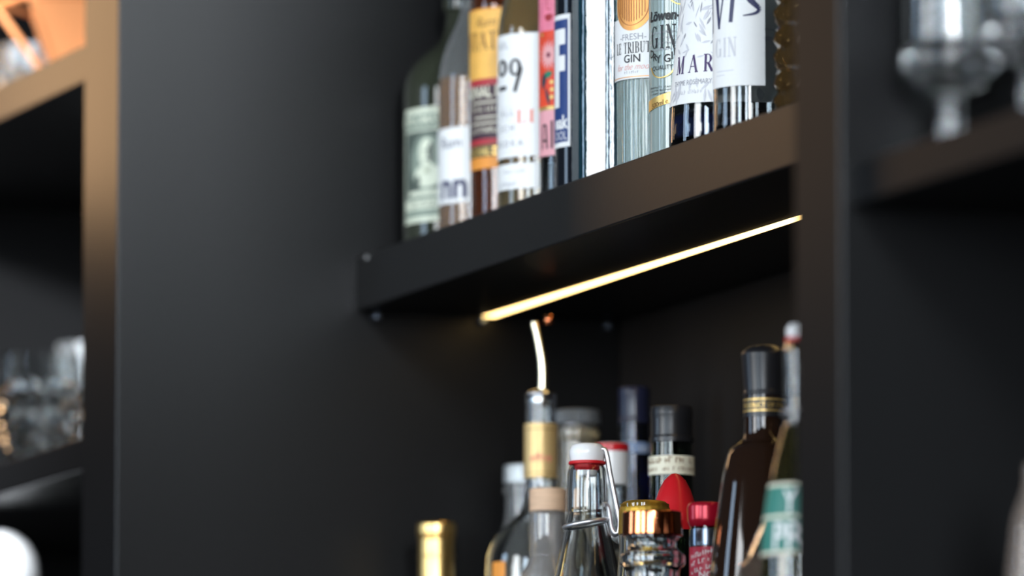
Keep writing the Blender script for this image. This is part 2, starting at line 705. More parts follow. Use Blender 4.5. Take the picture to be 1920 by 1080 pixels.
# ------------------------------------------------------------------ the setting
fl = box('floor', (-4, -8, -0.02), (9, 0.3, 0.0), FLOORM, bev=0)
tag(fl, kind='structure')
wb = box('wall_back', (-4, 0.275, 0), (9, 0.40, 3.4), WALLM, bev=0)
tag(wb, kind='structure')

# ------------------------------------------------------------------ shelving unit
YF = -0.2125
YB = 0.240
ZT, ZB = 2.1035, 2.0572
ZL = 1.620
XR = 1.503
unit = empty('shelving_unit', (0.0, 0.0, 0.0))
tag(unit, 'built-in charcoal wall shelving with thick uprights and a warm under-shelf light strip', 'shelving')
for x0, x1 in ((-1.06, -0.96), (-0.098, 0.0), (XR, XR + 0.080), (2.80, 2.90)):
    box('upright_panel', (x0, YF, 0), (x1, YB, 2.80), LAM, unit)
box('back_panel', (-1.06, YB, 0), (2.90, YB + 0.018, 2.80), BACKM, unit, bev=0)
# middle bay
ms = box('shelf', (0, 0, ZB), (XR, YB, ZT), LAM, unit)
box('shelf', (0, 0, 2.555), (XR, YB, 2.60), LAM, unit)
box('shelf', (0, -0.205, ZL - 0.045), (XR, YB, ZL), LAM, unit)
# left bay
for zt, zb in ((2.2932, 2.2606), (1.9547, 1.9262), (1.605, 1.572), (2.66, 2.63)):
    box('shelf', (-0.96, YF + 0.008, zb), (-0.098, YB, zt), LAM, unit)
# right bay
ZR = 1.9705
for zt, zb in ((ZR, 1.9430), (2.36, 2.33), (1.55, 1.52)):
    box('shelf', (XR + 0.080, YF + 0.006, zb), (2.80, YB, zt), LAM, unit)
# light strip under the middle shelf
ch = box('light_channel', (0.002, 0.1120, ZB - 0.0002), (XR - 0.002, 0.1250, ZB + 0.0060), ALU, unit, bev=0)
dif = box('light_diffuser', (0.004, 0.1132, ZB - 0.0005), (XR - 0.004, 0.1238, ZB + 0.0040), LEDM, ch, bev=0)
dif.location = Vector(dif.location) - Vector(ch.location)
tag(dif, 'glowing warm white diffuser strip')
for q in (0.018, 0.113, 0.228):
    v, f = lathe(fillet([(0, 0), (0.0032, 0, 0.0004), (0.0032, 0.007, 0.001), (0, 0.0075)]), 16)
    link('shelf_pin', [(b[2], b[0] + q, b[1] + ZB - 0.0042) for b in v], f, DKSTEEL, unit)
v, f = lathe(fillet([(0, 0), (0.0026, 0, 0.0003), (0.0026, 0.0012, 0.0005), (0, 0.0014)]), 16)
link('screw_cap', [(b[0] + 0.028, -b[2], b[1] + ZT - 0.0035) for b in v], f, ALU, unit)

# ------------------------------------------------------------------ upper shelf bottles
UG = 'spirit bottles on the middle shelf'


def cpx(left, y, r, z=ZT + 0.1):
    """centre column of a bottle whose left outline shows in column left"""
    x = x_at(left, y, z)
    for _ in range(4):
        c = left + r * scale_at((x, y, z))
        x = x_at(c, y, z)
    return left + r * scale_at((x, y, z))


# 1 squat dark green rum bottle with a banknote-like label
R1 = 0.053
b = Bottle('rum_bottle', 'squat dark green glass bottle with a green banknote-like portrait label, leftmost on the shelf',
           'bottle', cpx(757, 0.0773, R1), 0.0773, ZT,
           [(0, 0.003), (0.04, 0), (R1, 0, 0.006), (R1, 0.155, 0.050), (0.0185, 0.182, 0.016),
            (0.0165, 0.205), (0.0195, 0.207, 0.001), (0.0195, 0.217, 0.001), (0.0165, 0.219), (0.0165, 0.262, 0.002),
            (0.013, 0.262)], GREENB, wall=0, group=UG)
z0, z1 = b.zp(412), b.zp(197)
u0 = b.up(762)
uc = b.up(801)
u1 = 2 * uc - u0
lab = b.patch('label', u0, u1, z0, z1, BANK)
w_, h_ = u1 - u0, z1 - z0
b.print('label_border', polys_mesh([rect(-w_ / 2, 0, w_ / 2, h_ * .05), rect(-w_ / 2, h_ * .95, w_ / 2, h_),
                                    rect(-w_ / 2, 0, -w_ / 2 + .0016, h_), rect(w_ / 2 - .0016, 0, w_ / 2, h_),
                                    rect(-w_ / 2, h_ * .11, w_ / 2, h_ * .20), rect(-w_ / 2, h_ * .80, w_ / 2, h_ * .815),
                                    rect(-w_ * .36, h_ * .23, w_ * .36, h_ * .275)]), BANKL, uc, z0, .0004, lab)
b.print('portrait_frame', polys_mesh([rect(-w_ * .45, h_ * .22, w_ * .45, h_ * .79)]), BANKD, uc, z0, .0003, lab)
b.print('portrait_oval', polys_mesh([disc(0, h_ * .52, w_ * .31, h_ * .245)]), BANK, uc, z0, .00045, lab)
b.print('portrait', polys_mesh([disc(.0, h_ * .60, w_ * .135, h_ * .13), disc(.001, h_ * .40, w_ * .24, h_ * .10),
                                rect(-w_ * .07, h_ * .42, w_ * .08, h_ * .54)]), BANKL, uc, z0, .00055, lab)
b.print('portrait_shade', polys_mesh([disc(w_ * .075, h_ * .60, w_ * .05, h_ * .09), disc(-w_ * .03, h_ * .62, w_ * .022, h_ * .012),
                                      disc(w_ * .03, h_ * .62, w_ * .022, h_ * .012), disc(.0, h_ * .545, w_ * .03, h_ * .009),
                                      disc(-w_ * .16, h_ * .36, w_ * .05, h_ * .05)]), BANKD, uc, z0, .0006, lab)
b.print('lettering', sans('DIPLOMATICO', .0110, .02, sx=.92), BANKL, uc, z0 + h_ * .855, .0006, lab)
b.print('lettering', fine_print(.035, .006, 2), BANKD, uc, z0 + h_ * .13, .0006, lab)
b.ring('stopper', [(0, 0.262), (0.0175, 0.262, 0.001), (0.0175, 0.285, 0.003), (0, 0.286)], BLACKPL)

# 2 clear bottle of amber rum with a white label
R2 = 0.036
b = Bottle('rum_bottle', 'clear round-shouldered bottle of amber rum with a plain white label ending in nn',
           'bottle', cpx(822, 0.0572, R2), 0.0572, ZT,
           [(0, 0.003), (0.03, 0), (R2, 0, 0.005), (R2, 0.150, 0.035), (0.0145, 0.195, 0.02), (0.0135, 0.26),
            (0.016, 0.261, 0.001), (0.016, 0.275, 0.002), (0.011, 0.275)], GLASSW,
           liquid=(0.1335, AMBER), group=UG)
lab = b.patch('label', b.up(822) - .03, b.up(822) + .075, b.zp(378), b.zp(236), WHITE)
b.print('lettering', sans('Rum', .013, 0), NAVYINK, b.up(845), b.zp(274), .0005, lab)
b.print('lettering', sans('nn', .031, .03), NAVYINK, b.up(849), b.zp(368), .0005, lab)
b.ring('cap', [(0, 0.275), (0.0175, 0.275, 0.001), (0.0175, 0.30, 0.002), (0, 0.30)], BLACKPL)

# 3 dark rum with golden label
R3 = 0.0365
b = Bottle('rum_bottle', 'dark rum bottle with a golden yellow, plum and orange banded label', 'bottle',
           cpx(880, 0.0568, R3), 0.0568, ZT,
           [(0, 0.003), (0.03, 0), (R3 - .0015, 0, 0.005), (R3, 0.2, 0.03), (0.015, 0.245, 0.02), (0.0145, 0.29),
            (0.017, 0.291, 0.001), (0.017, 0.305, 0.002), (0.012, 0.305)], GLASS, liquid=(0.235, DRUM), group=UG)
ua, ub = b.up(880) - .03, b.up(880) + .08
lab = b.patch('label', ua, ub, b.zp(313), b.zp(12), ORANGE, nz=4)
for n_, m_, p0, p1 in (('label_band', YELLOW, 144, 15), ('label_band', CRIM, 157, 144), ('label_band', PLUM, 257, 157),
                       ('label_band', CRIM, 268, 257), ('label_band', OLIVEP, 291, 268)):
    b.patch(n_, ua, ub, b.zp(p0), b.zp(p1), m_, .0004, lab)
b.print('lettering', serif('PLANTATION', .0150, .80), BROWNINK, b.up(908) - .006, b.zp(90), .0006, lab)
b.print('lettering', sans('Rum', .012, -.005, .5), BROWNINK, b.up(908), b.zp(47), .0006, lab)
b.print('lettering', sans('ORIGINAL DARK', .0135, .02, sx=.8), CREAM, b.up(906), b.zp(179), .0006, lab)
for py, wd in ((190, .036), (218, .030), (229, .040)):
    b.print('print_line', polys_mesh([rect(-wd / 2, 0, wd / 2, .0013)]), CREAM, b.up(910), b.zp(py), .0006, lab)
b.print('lettering', fine_print(.034, .0055, 3), CREAM, b.up(908), b.zp(206), .0006, lab)
b.print('lettering', fine_print(.040, .0052, 4), CREAM, b.up(908), b.zp(246), .0006, lab)
b.print('lettering', sans('ORIGINAL DARK', .0095, .02, sx=.8), GOLDP, b.up(908), b.zp(288), .0006, lab)
b.ring('cap', [(0, 0.305), (0.018, 0.305, 0.001), (0.018, 0.33, 0.002), (0, 0.33)], BLACKPL)

# 4 bottle with big black 09
R4 = 0.0345
b = Bottle('spirit_bottle', 'straw-coloured spirit bottle with a white label and a big black number nine', 'bottle',
           cpx(933, 0.0515, R4), 0.0515, ZT,
           [(0, 0.003), (0.03, 0), (R4, 0, 0.004), (R4, 0.168, 0.034), (0.0150, 0.215, 0.02), (0.0135, 0.275),
            (0.016, 0.276, 0.001), (0.016, 0.29, 0.002), (0.011, 0.29)], GLASS, liquid=(0.205, STRAW), group=UG)
ua, ub = b.up(933) - .02, b.up(933) + .085
lab = b.patch('label', ua, ub, b.zp(292), b.zp(60), WHITE)
lab2 = b.patch('label', ua, ub, b.zp(352), b.zp(304), WHITE)
zz = b.zp(170)
hh = b.zp(104) - zz
um = b.up(966)
nine = arcs(0, hh * .70, .0043, hh * .215, 0, 360, lambda t: .0034, 24)
nine += [stroke(.0052, hh * .60, -.0004, 0, .0036), stroke(.0058, hh * .70, .0050, hh * .56, .0030)]
b.print('lettering', polys_mesh(nine), INK, um, zz, .0005, lab)
uo = b.up(942.5)
b.print('lettering', polys_mesh(arcs(0, hh * .72, .0050, hh * .20, 0, 360, lambda t: .0042, 24) +
                                [rect(-.0060, hh * .08, .0060, hh * .20)]), INK, uo, zz, .0005, lab)
b.print('lettering', sans('ATL.', .0075), GREYINK, b.up(945), b.zp(87), .0005, lab)
b.print('lettering', serif('LI', .0105, 1.3, .12), REDINK, b.up(985), b.zp(229), .0005, lab)
for s_, py in (('A L L', 214), ('E C H', 243), ('V O D K A', 272)):
    b.print('lettering', sans(s_, .0075, .01), GREYINK, b.up(950), b.zp(py), .0005, lab)
for py, px in ((198, 948), (221, 948), (251, 960), (281, 950)):
    b.print('print_line', polys_mesh([rect(-.008, 0, .008, .0004)]), PALEINK, b.up(px), b.zp(py), .0005, lab)
b.print('lettering', fine_print(.022, .0030, 5), GREYINK, b.up(962), b.zp(322), .0005, lab2)
b.print('lettering', sans('in Poland', .0055), GREYINK, b.up(950), b.zp(346), .0005, lab2)
b.ring('cap', [(0, 0.29), (0.0175, 0.29, 0.001), (0.0175, 0.315, 0.002), (0, 0.315)], BLACKPL)

# 5 bottle with a pink and scarlet flower label
R5 = 0.028
b = Bottle('spirit_bottle', 'slim clear bottle with a pink and scarlet flower label and painted lips', 'bottle',
           cpx(1011, 0.0554, R5), 0.0554, ZT,
           [(0, 0.003), (0.022, 0), (R5, 0, 0.004), (R5, 0.21, 0.03), (0.0145, 0.25, 0.02), (0.0135, 0.30),
            (0.016, 0.301, 0.001), (0.016, 0.315, 0.002), (0.011, 0.315)], GLASS, liquid=(0.205, WATERY), group=UG)
ua, ub = b.up(1012) - .01, b.up(1012) + .08
lab = b.patch('label', ua, ub, b.zp(289), b.zp(-40), PINK)
b.patch('label_band', ua, ub, b.zp(54), b.zp(-38), HOTPINK, .0004, lab)
b.patch('label_band', ua, ub, b.zp(196), b.zp(54), REDP, .0004, lab)
b.patch('label_band', ua, ub, b.zp(203), b.zp(196), GOLDP, .0004, lab)
k_ = 1 / scale_at((b.x, b.y, b.z + .1))
uf, zf = b.up(1029), b.zp(100)
b.print('petal', polys_mesh([leaf(math.cos(a) * 15 * k_, math.sin(a) * 16 * k_, 27 * k_, 2.6 * k_, a)
                             for a in [2 * math.pi * i / 16 for i in range(16)]]), PETAL, uf, zf, .0006, lab)
b.print('flower_heart', polys_mesh([disc(0, 0, 5 * k_, 5 * k_, 12)]), DKRED, uf, zf, .0007, lab)
b.print('leaf_print', polys_mesh([leaf(-2 * k_, -37 * k_, 26 * k_, 7 * k_, .2)]), LEAFG, uf, zf, .0006, lab)
b.print('leaf_print', polys_mesh([leaf(-14 * k_, -48 * k_, 34 * k_, 8 * k_, 1.4), leaf(-3 * k_, -78 * k_, 40 * k_, 4 * k_, 1.9)]),
        LEAFD, uf, zf, .00065, lab)
for q in ((8, -52), (9, -66), (-20, 40), (8, -80)):
    b.print('blossom_print', polys_mesh([disc(q[0] * k_, q[1] * k_, 5 * k_, 4 * k_, 10)]), GOLDP, uf, zf, .0006, lab)
zl_ = b.zp(29)
b.print('lips_print', polys_mesh([leaf(0, 1.5 * k_, 26 * k_, 5 * k_, 0), leaf(0, -3 * k_, 20 * k_, 5 * k_, 0)]), CRIM, uf, zl_, .0006, lab)
b.print('nose_print', polys_mesh([stroke(-5 * k_, 15 * k_, 5 * k_, 15 * k_, 2 * k_), stroke(-4 * k_, 17 * k_, -5 * k_, 42 * k_, 1.6 * k_)]),
        CRIM, uf, zl_, .0006, lab)
za = b.zp(276)
b.print('lettering', polys_mesh([stroke(-6 * k_, 0, -4 * k_, 44 * k_, 3.6 * k_), stroke(9 * k_, 0, 6 * k_, 44 * k_, 4 * k_),
                                 stroke(-5 * k_, 45 * k_, 7 * k_, 45 * k_, 4 * k_), stroke(-6 * k_, 16 * k_, 8 * k_, 16 * k_, 4 * k_)]),
        INK, b.up(1021), za, .0006, lab)
b.print('lettering', polys_mesh([rect(-2.4 * k_, 0, 2.4 * k_, 52 * k_)]), INK, b.up(1035), za, .0006, lab)
b.ring('cap', [(0, 0.315), (0.0175, 0.315, 0.001), (0.0175, 0.34, 0.002), (0, 0.34)], GOLDCAP)

# 6 black bottle with navy label
R6 = 0.029
b = Bottle('spirit_bottle', 'black glass bottle with a white-bordered navy label and a big white letter F', 'bottle',
           cpx(1040, 0.0465, R6), 0.0465, ZT,
           [(0, 0.003), (0.022, 0), (R6, 0, 0.004), (R6, 0.21, 0.03), (0.0145, 0.25, 0.02), (0.0135, 0.30, 0.002), (0.011, 0.30)],
           BLACKG, wall=0, group=UG)
ub = b.up(1069)
ua = ub - .075
zb_, zt_ = b.zp(272), b.zp(23)
lab = b.patch('label', ua, ub, zb_, zt_, WHITE)
b.patch('label_field', ua + .0022, ub - .0022, zb_ + .004, zt_ - .004, NAVY, .0004, lab)
hF = b.zp(50) - b.zp(197)
b.print('lettering', polys_mesh([rect(-.0090, 0, .0005, hF), rect(0, hF * .80, .0080, hF), rect(0, hF * .46, .0078, hF * .66)]), WHITE,
        b.up(1049), b.zp(197), .0006, lab)
b.print('lettering', sans('eak', .0150, .03, sx=.8), WHITE, b.up(1064) - .0085, b.zp(237), .0006, lab)
b.print('lettering', sans('OOL', .0095, .01, sx=.8), PALEINK, b.up(1064) - .0085, b.zp(258), .0006, lab)
b.ring('stopper', [(0, 0.30), (0.016, 0.30, 0.001), (0.016, 0.33, 0.002), (0, 0.33)], BLACKPL)


# 7 eight-sided deep teal bottle
def octa(a, z, n=8, off=0.12):
    s = 2 * math.pi / n
    t = ((a + off) % s) - s / 2
    return min(1.0, math.cos(s / 2) / math.cos(t) * 1.035)


R7 = 0.0345
b = Bottle('gin_bottle', 'label-less deep teal faceted glass bottle catching bright white window light', 'bottle',
           cpx(1072, 0.040, R7), 0.040, ZT,
           [(0, 0.003), (0.028, 0), (R7, 0, 0.004), (R7, 0.22, 0.02), (0.0145, 0.25, 0.02), (0.0135, 0.30, 0.002), (0.011, 0.30)],
           TEALG, wall=0, group=UG, seg=96, shape=octa)
b.ring('cap', [(0, 0.30), (0.0165, 0.30, 0.001), (0.0165, 0.33, 0.002), (0, 0.33)], DKSTEEL)


# 8 fluted bottle with white label and copper medallion
def flute(n, amp):
    return lambda a, z: 1 + amp * (0.5 + 0.5 * math.cos(n * a)) if z > 0.004 else 1


R8 = 0.0297
b = Bottle('gin_bottle', 'fluted pale green glass gin bottle with a white label under a copper medallion', 'bottle',
           cpx(1153, 0.0441, R8 * 1.05), 0.0441, ZT,
           [(0, 0.003), (0.026, 0), (R8, 0, 0.003), (R8, 0.23, 0.02), (0.0145, 0.255, 0.015), (0.0135, 0.30, 0.002), (0.011, 0.30)],
           GLASSG, group=UG, seg=240, shape=flute(44, 0.05), wall=0.0025, liquid=(0.225, WATERY), angle=80)
ua, ub = b.up(1154.5), b.up(1154.5) + .064
RL = R8 * 1.052
um = b.up(1186)
lab = b.patch('label', ua, ub, b.zp(146), b.zp(32), WHITE, rconst=RL)
k_ = 1 / scale_at((b.x, b.y, b.z + .1))
med = b.print('medallion', polys_mesh([disc(0, 0, .0172, 50 * k_, 40)]), COPPERP, um, b.zp(6), .0005, lab, rconst=RL)
zc = b.zp(6)
b.print('medallion_print', polys_mesh(arcs(0, 0, .0140, 40 * k_, 0, 360, lambda t: .0007, 40)), COPPERD, um, zc, .0008, lab, rconst=RL)
lines = []
for i in range(-5, 6):
    xx = i * .0022
    hh = 33 * k_ * math.sqrt(max(0, 1 - (xx / .0128) ** 2))
    lines.append(rect(xx - .00028, -hh, xx + .00028, hh))
b.print('medallion_print', polys_mesh(lines), COPPERD, um, zc, .0008, lab, rconst=RL)
b.print('lettering', sans('-FRESH-', .0072), GREYINK, um, b.zp(73), .0005, lab, rconst=RL)
b.print('lettering', serif('LE TRIBUTE', 21 * k_, .56, .07), INK, um + .0005, b.zp(98), .0005, lab, rconst=RL)
b.print('lettering', sans('GIN', .0088, .012), INK, um, b.zp(115), .0005, lab, rconst=RL)
b.print('lettering', sans('for the mood', .0072, -.005, .5, .85), PINKINK, um, b.zp(129), .0005, lab, rconst=RL)
b.print('lettering', fine_print(.014, .0024, 6), GREYINK, um, b.zp(136), .0005, lab, rconst=RL)
b.patch('label_line', ua + .001, ub - .001, b.zp(143), b.zp(141.5), COPPERP, .0005, lab, rconst=RL)
b.ring('cap', [(0, 0.30), (0.0165, 0.30, 0.001), (0.0165, 0.33, 0.002), (0, 0.33)], COPPER)

# 9 ribbed clear bottle printed in black
R9 = 0.0287
b = Bottle('gin_bottle', 'ribbed clear gin bottle with black lettering printed on the glass and a gold strip', 'bottle',
           cpx(1215.5, 0.0448, R9 * 1.016), 0.0448, ZT,
           [(0, 0.003), (0.026, 0), (R9, 0, 0.003), (R9, 0.23, 0.02), (0.0145, 0.255, 0.015), (0.0135, 0.30, 0.002), (0.011, 0.30)],
           GLASSP, group=UG, seg=180, shape=flute(30, 0.016), wall=0.0025, liquid=(0.225, WATERY), angle=80)
RL = R9 * 1.017
k_ = 1 / scale_at((b.x, b.y, b.z + .1))
um = b.up(1240)
pt = b.print('lettering', serif('GIN', 44 * k_, .52, .20), INK, um + .0005, b.zp(88), .0004, rconst=RL)
b.print('lettering', sans('Löwen-', 27 * k_, .03, .15, .9), INK, um + .001, b.zp(35), .0004, rconst=RL)
for i, ch_ in enumerate('DRY GIN'):
    d_ = (i - 3) / 3
    b.print('lettering', sans(ch_, 21 * k_, .005), INK, um + .001 + d_ * .0128, b.zp(116) + .0055 * d_ * d_, .0004, rconst=RL)
b.print('lettering', sans('QUALITY', 12 * k_), INK, um, b.zp(128), .0004, rconst=RL)
b.print('gold_print', polys_mesh(arcs(0, 0, .0125, 26 * k_, 190, 350, lambda t: .0016)), GOLDP, um, b.zp(117), .0004, rconst=RL)
b.print('gold_print', polys_mesh(arcs(0, 0, .0105, 26 * k_, 190, 350, lambda t: .0016)), GOLDP, um + .017, b.zp(-18), .0004, rconst=RL)
for i, py in enumerate((60, 70, 80, 92)):
    b.print('lettering', fine_print(.034, 4.5 * k_, 10 + i), GREYINK, um + .001, b.zp(py), .00035, rconst=RL)
for i, py in enumerate((162, 168, 174)):
    b.print('lettering', fine_print(.036, 4 * k_, 20 + i), INK, um, b.zp(py), .0004, rconst=RL)
st = b.print('gold_strip', polys_mesh([[(-.021, -.005), (.026, .004), (.026, .0125), (-.021, .0035)]]), GOLDP, um + .002, b.zp(192), .0004, rconst=RL)
V_, F_ = sans('500ml e 0.7L', 13 * k_, .01)
b.print('lettering', ([(a, c + a * .19) for a, c in V_], F_), BROWNINK, um + .003, b.zp(193), .0006, st, rconst=RL)
b.ring('cap', [(0, 0.30), (0.0165, 0.30, 0.001), (0.0165, 0.33, 0.002), (0, 0.33)], BLACKPL)

# 10 tapered bottle in a white leaf-printed wrap with navy base
R10 = 0.0405
zt10 = 0.30
b = Bottle('gin_bottle', 'tapered gin bottle in a white leaf-printed wrap over a thick navy glass base', 'bottle',
           cpx(1253, 0.0436, R10, ZT + .02), 0.0436, ZT,
           [(0, 0.003), (0.034, 0), (R10, 0.0, 0.008), (R10, 0.028, 0.01), (R10 - .0150, 0.165, 0.03), (R10 - .0190, 0.22, 0.02), (0.0145, 0.25, 0.02),
            (0.0135, 0.30, 0.002), (0.011, 0.30)], GLASS, group=UG, wall=0.004, liquid=(0.22, WATERY))
turned('navy_base', fillet([(0, .0062), (R10 - .0062, .0062, .004), (R10 - .0062, .022, .006), (.02, .030, .012), (0, .032)]), NAVYG, b.root)
zlo, zhi = b.zp(190), b.zp(-30)
lab = b.patch('label', -.080, .075, zlo, zhi, WHITE, nz=8, rref=R10)
rng = random.Random(3)
lv = []
for i in range(60):
    lv.append(leaf(rng.uniform(-.055, .03), rng.uniform(.035, zhi - zlo - .004), rng.uniform(.006, .014), rng.uniform(.0006, .0013),
                   rng.choice((.9, 1.2, 1.9, 2.3, .4)) + rng.uniform(-.3, .3)))
b.print('leaf_print', polys_mesh(lv), PALEINK, 0, zlo, .0005, lab, rref=R10)
lv = []
for i in range(14):
    lv.append(leaf(rng.uniform(-.055, .03), rng.uniform(.042, zhi - zlo - .004), rng.uniform(.004, .009), rng.uniform(.0005, .001),
                   rng.choice((.9, 1.2, 1.9, 2.3)) + rng.uniform(-.3, .3)))
b.print('leaf_print', polys_mesh(lv), GREYINK, 0, zlo, .0006, lab, rref=R10)
lv = [leaf(rng.uniform(-.055, .03), rng.uniform(.001, .016), rng.uniform(.008, .014), .0010, rng.uniform(.5, 2.5)) for i in range(22)]
b.print('leaf_print', polys_mesh(lv), PALEINK, 0, zlo, .0005, lab, rref=R10)
b.print('lettering', serif('MARE', 33 * k_, .80, .46), PURPINK, b.up(1304) - .0005, b.zp(132), .0006, lab, rref=R10)
b.print('lettering', sans('THYME ROSEMARY AND', 14 * k_, sx=.8), GREYINK, b.up(1300), b.zp(155), .0006, lab, rref=R10)
b.print('lettering', fine_print(.030, 8 * k_, 30), PALEINK, b.up(1280), b.zp(172), .0006, lab, rref=R10)
b.ring('cap', [(0, 0.30), (0.0165, 0.30, 0.001), (0.0165, 0.33, 0.002), (0, 0.33)], BLACKPL)

# 11 clear bottle with white label and brush lettering
R11 = 0.0282
b = Bottle('gin_bottle', 'slim clear gin bottle with a plain white label and dark brush lettering', 'bottle',
           cpx(1336, 0.0375, R11), 0.0375, ZT,
           [(0, 0.004), (0.022, 0), (R11, 0, 0.004), (R11, 0.22, 0.02), (0.0145, 0.245, 0.02), (0.0135, 0.30, 0.002), (0.011, 0.30)],
           GLASS, group=UG, wall=0.0032, liquid=(0.20, WATERY))
k_ = 1 / scale_at((b.x, b.y, b.z + .1))
ub = b.up(1432)
lab = b.patch('label', ub - .100, ub, b.zp(160), b.zp(-60), WHITE)


def brush(pts, w0, w1):
    out = []
    n = len(pts) - 1
    for i in range(n):
        wa, wb_ = w0 + (w1 - w0) * i / n, w0 + (w1 - w0) * (i + 1) / n
        (x0, y0), (x1, y1) = pts[i], pts[i + 1]
        L = math.hypot(x1 - x0, y1 - y0)
        nx, ny = -(y1 - y0) / L, (x1 - x0) / L
        out.append([(x0 + nx * wa / 2, y0 + ny * wa / 2), (x0 - nx * wa / 2, y0 - ny * wa / 2),
                    (x1 - nx * wb_ / 2, y1 - ny * wb_ / 2), (x1 + nx * wb_ / 2, y1 + ny * wb_ / 2)])
    return out


zv = b.zp(50)
b.print('lettering', polys_mesh(brush([(-9 * k_, 80 * k_), (0, 0)], 12 * k_, 6 * k_) + brush([(0, 0), (16 * k_, 82 * k_)], 3 * k_, 4 * k_)),
        NAVYINK, b.up(1348), zv, .0005, lab)
b.print('lettering', polys_mesh(brush([(-3 * k_, 10 * k_), (4 * k_, 80 * k_)], 8 * k_, 9 * k_)), NAVYINK, b.up(1371), zv, .0005, lab)
sp_ = smooth_path([(14 * k_, 82 * k_, 0), (0, 74 * k_, 0), (-4 * k_, 62 * k_, 0), (8 * k_, 46 * k_, 0), (20 * k_, 34 * k_, 0),
                   (12 * k_, 25 * k_, 0), (-10 * k_, 21 * k_, 0)], 4)
b.print('lettering', polys_mesh(brush([(p.x, p.y) for p in sp_[:12]], 6 * k_, 12 * k_) + brush([(p.x, p.y) for p in sp_[11:]], 12 * k_, 2 * k_)),
        NAVYINK, b.up(1401), zv, .0005, lab)
b.print('lettering', polys_mesh(brush([(-6 * k_, 80 * k_), (-2 * k_, 5 * k_)], 7 * k_, 4 * k_)), NAVYINK, b.up(1338), zv - 10 * k_, .0005, lab)
b.print('lettering', serif('GIN', 36 * k_, .62, .12), PALEINK, b.up(1359) - .001, b.zp(104), .0005, lab)
b.print('print_line', polys_mesh([rect(-.009, 0, .009, .0006), rect(-.009, -.003, .001, -.0025)]), PALEINK, b.up(1356), b.zp(131), .0005, lab)
b.ring('cap', [(0, 0.30), (0.0165, 0.30, 0.001), (0.0165, 0.33, 0.002), (0, 0.33)], BLACKPL)


# 12 diamond-cut brown glass decanter half behind the right upright
def diamond_decanter(px, y, r, base, name, label):
    seg, rows, dz = 12, 16, 0.0165
    V, Fc = [], []
    x = x_at(px, y, base + .1)
    rt = empty(name, (x, y, base), YAW_FACE)
    tag(rt, label, 'decanter', UG)
    V.append((0, 0, 0))
    for j in range(rows + 1):
        z = j * dz
        rr = r if j < 11 else r * (1 - .13 * (j - 10))
        for i in range(seg):
            a = 2 * math.pi * (i + .5 * (j % 2)) / seg
            V.append((rr * math.sin(a), -rr * math.cos(a), z))
    for i in range(seg):
        Fc.append((0, 1 + (i + 1) % seg, 1 + i))
    # pyramids between neighbouring rows give the diamond cut
    for j in range(rows):
        A, B = 1 + j * seg, 1 + (j + 1) * seg
        for i in range(seg):
            i2 = (i + 1) % seg
            if j % 2 == 0:
                tris = ((A + i, A + i2, B + i), (B + i, A + i2, B + i2))
            else:
                tris = ((A + i, A + i2, B + i2), (B + i, A + i, B + i2))
            for t in tris:
                c = sum((Vector(V[q]) for q in t), Vector()) / 3
                o = Vector((c.x, c.y, 0)).normalized() * .0045
                V.append(tuple(c + o))
                q = len(V) - 1
                for e in range(3):
                    Fc.append((t[e], t[(e + 1) % 3], q))
    V.append((0, 0, rows * dz))
    for i in range(seg):
        Fc.append((1 + rows * seg + i, 1 + rows * seg + (i + 1) % seg, len(V) - 1))
    link('glass_body', V, Fc, AMBERG, rt, False)
    turned('stopper', fillet([(0, rows * dz), (.014, rows * dz, .001), (.016, rows * dz + .035, .006), (0, rows * dz + .04)]), GOLDCAP, rt)
    POS.append((name, x, y, r))


diamond_decanter(1558, 0.050, 0.0395, ZT, 'spirit_decanter', 'diamond-cut brown glass decanter half hidden behind the right upright')

# ------------------------------------------------------------------ lower shelf bottles
LG = 'bottles on the lower shelf'


def topz(px, py, y, r=0.0):
    x = x_at(px, y, 1.9)
    return z_at(py, x - HD.x * r, y - HD.y * r) - ZL


# a gold-foil bottle
y = .046
h = topz(818, 977, y, .016)
b = Bottle('wine_bottle', 'bottle with a plain gold foil capsule standing alone beside the left upright', 'bottle', 818, y, ZL,
           [(0, .004), (.03, 0), (.0375, 0, .004), (.0375, h - .125, .03), (.0150, h - .078, .03), (.0142, h - .004), (.0142, h - .003)], GREENB, wall=0, group=LG)
b.ring('foil_capsule', [(.0153, h - .085), (.0153, h - .0140, .0008), (.0165, h - .0135, .0006), (.0165, h - .0128), (.0150, h - .0120, .0006),
                        (.0150, h - .0115), (.0166, h - .0105, .0008), (.0166, h - .0015, .0015), (.0150, h), (0, h)], GOLDFOIL)
b.ring('foil_ring', [(.0155, h - .030), (.0160, h - .0295, .0002), (.0160, h - .0285, .0002), (.0155, h - .028)], GOLDFOIL)

# b clear bottle with grey screw cap
y = .1302
h = topz(984, 869, y, .0185)
b = Bottle('spirit_bottle', 'bottle with a grey ridged screw cap, half hidden behind the pourer bottle', 'bottle', 986, y, ZL,
           [(0, .004), (.028, 0), (.034, 0, .005), (.034, h - .080, .026), (.0178, h - .052, .016), (.0170, h - .026), (.0195, h - .025, .001),
            (.0195, h - .019, .001), (.0165, h - .018), (.0165, h - .003), (.0130, h - .003)], GLASSW, liquid=(h - .085, WATERY), group=LG)
b.ring('screw_cap', [(0, h), (.0182, h, .0015), (.0186, h - .0155), (.0170, h - .0156)], GREYCAP, seg=96, shape=lambda a, z: 1 + .018 * math.cos(32 * a))

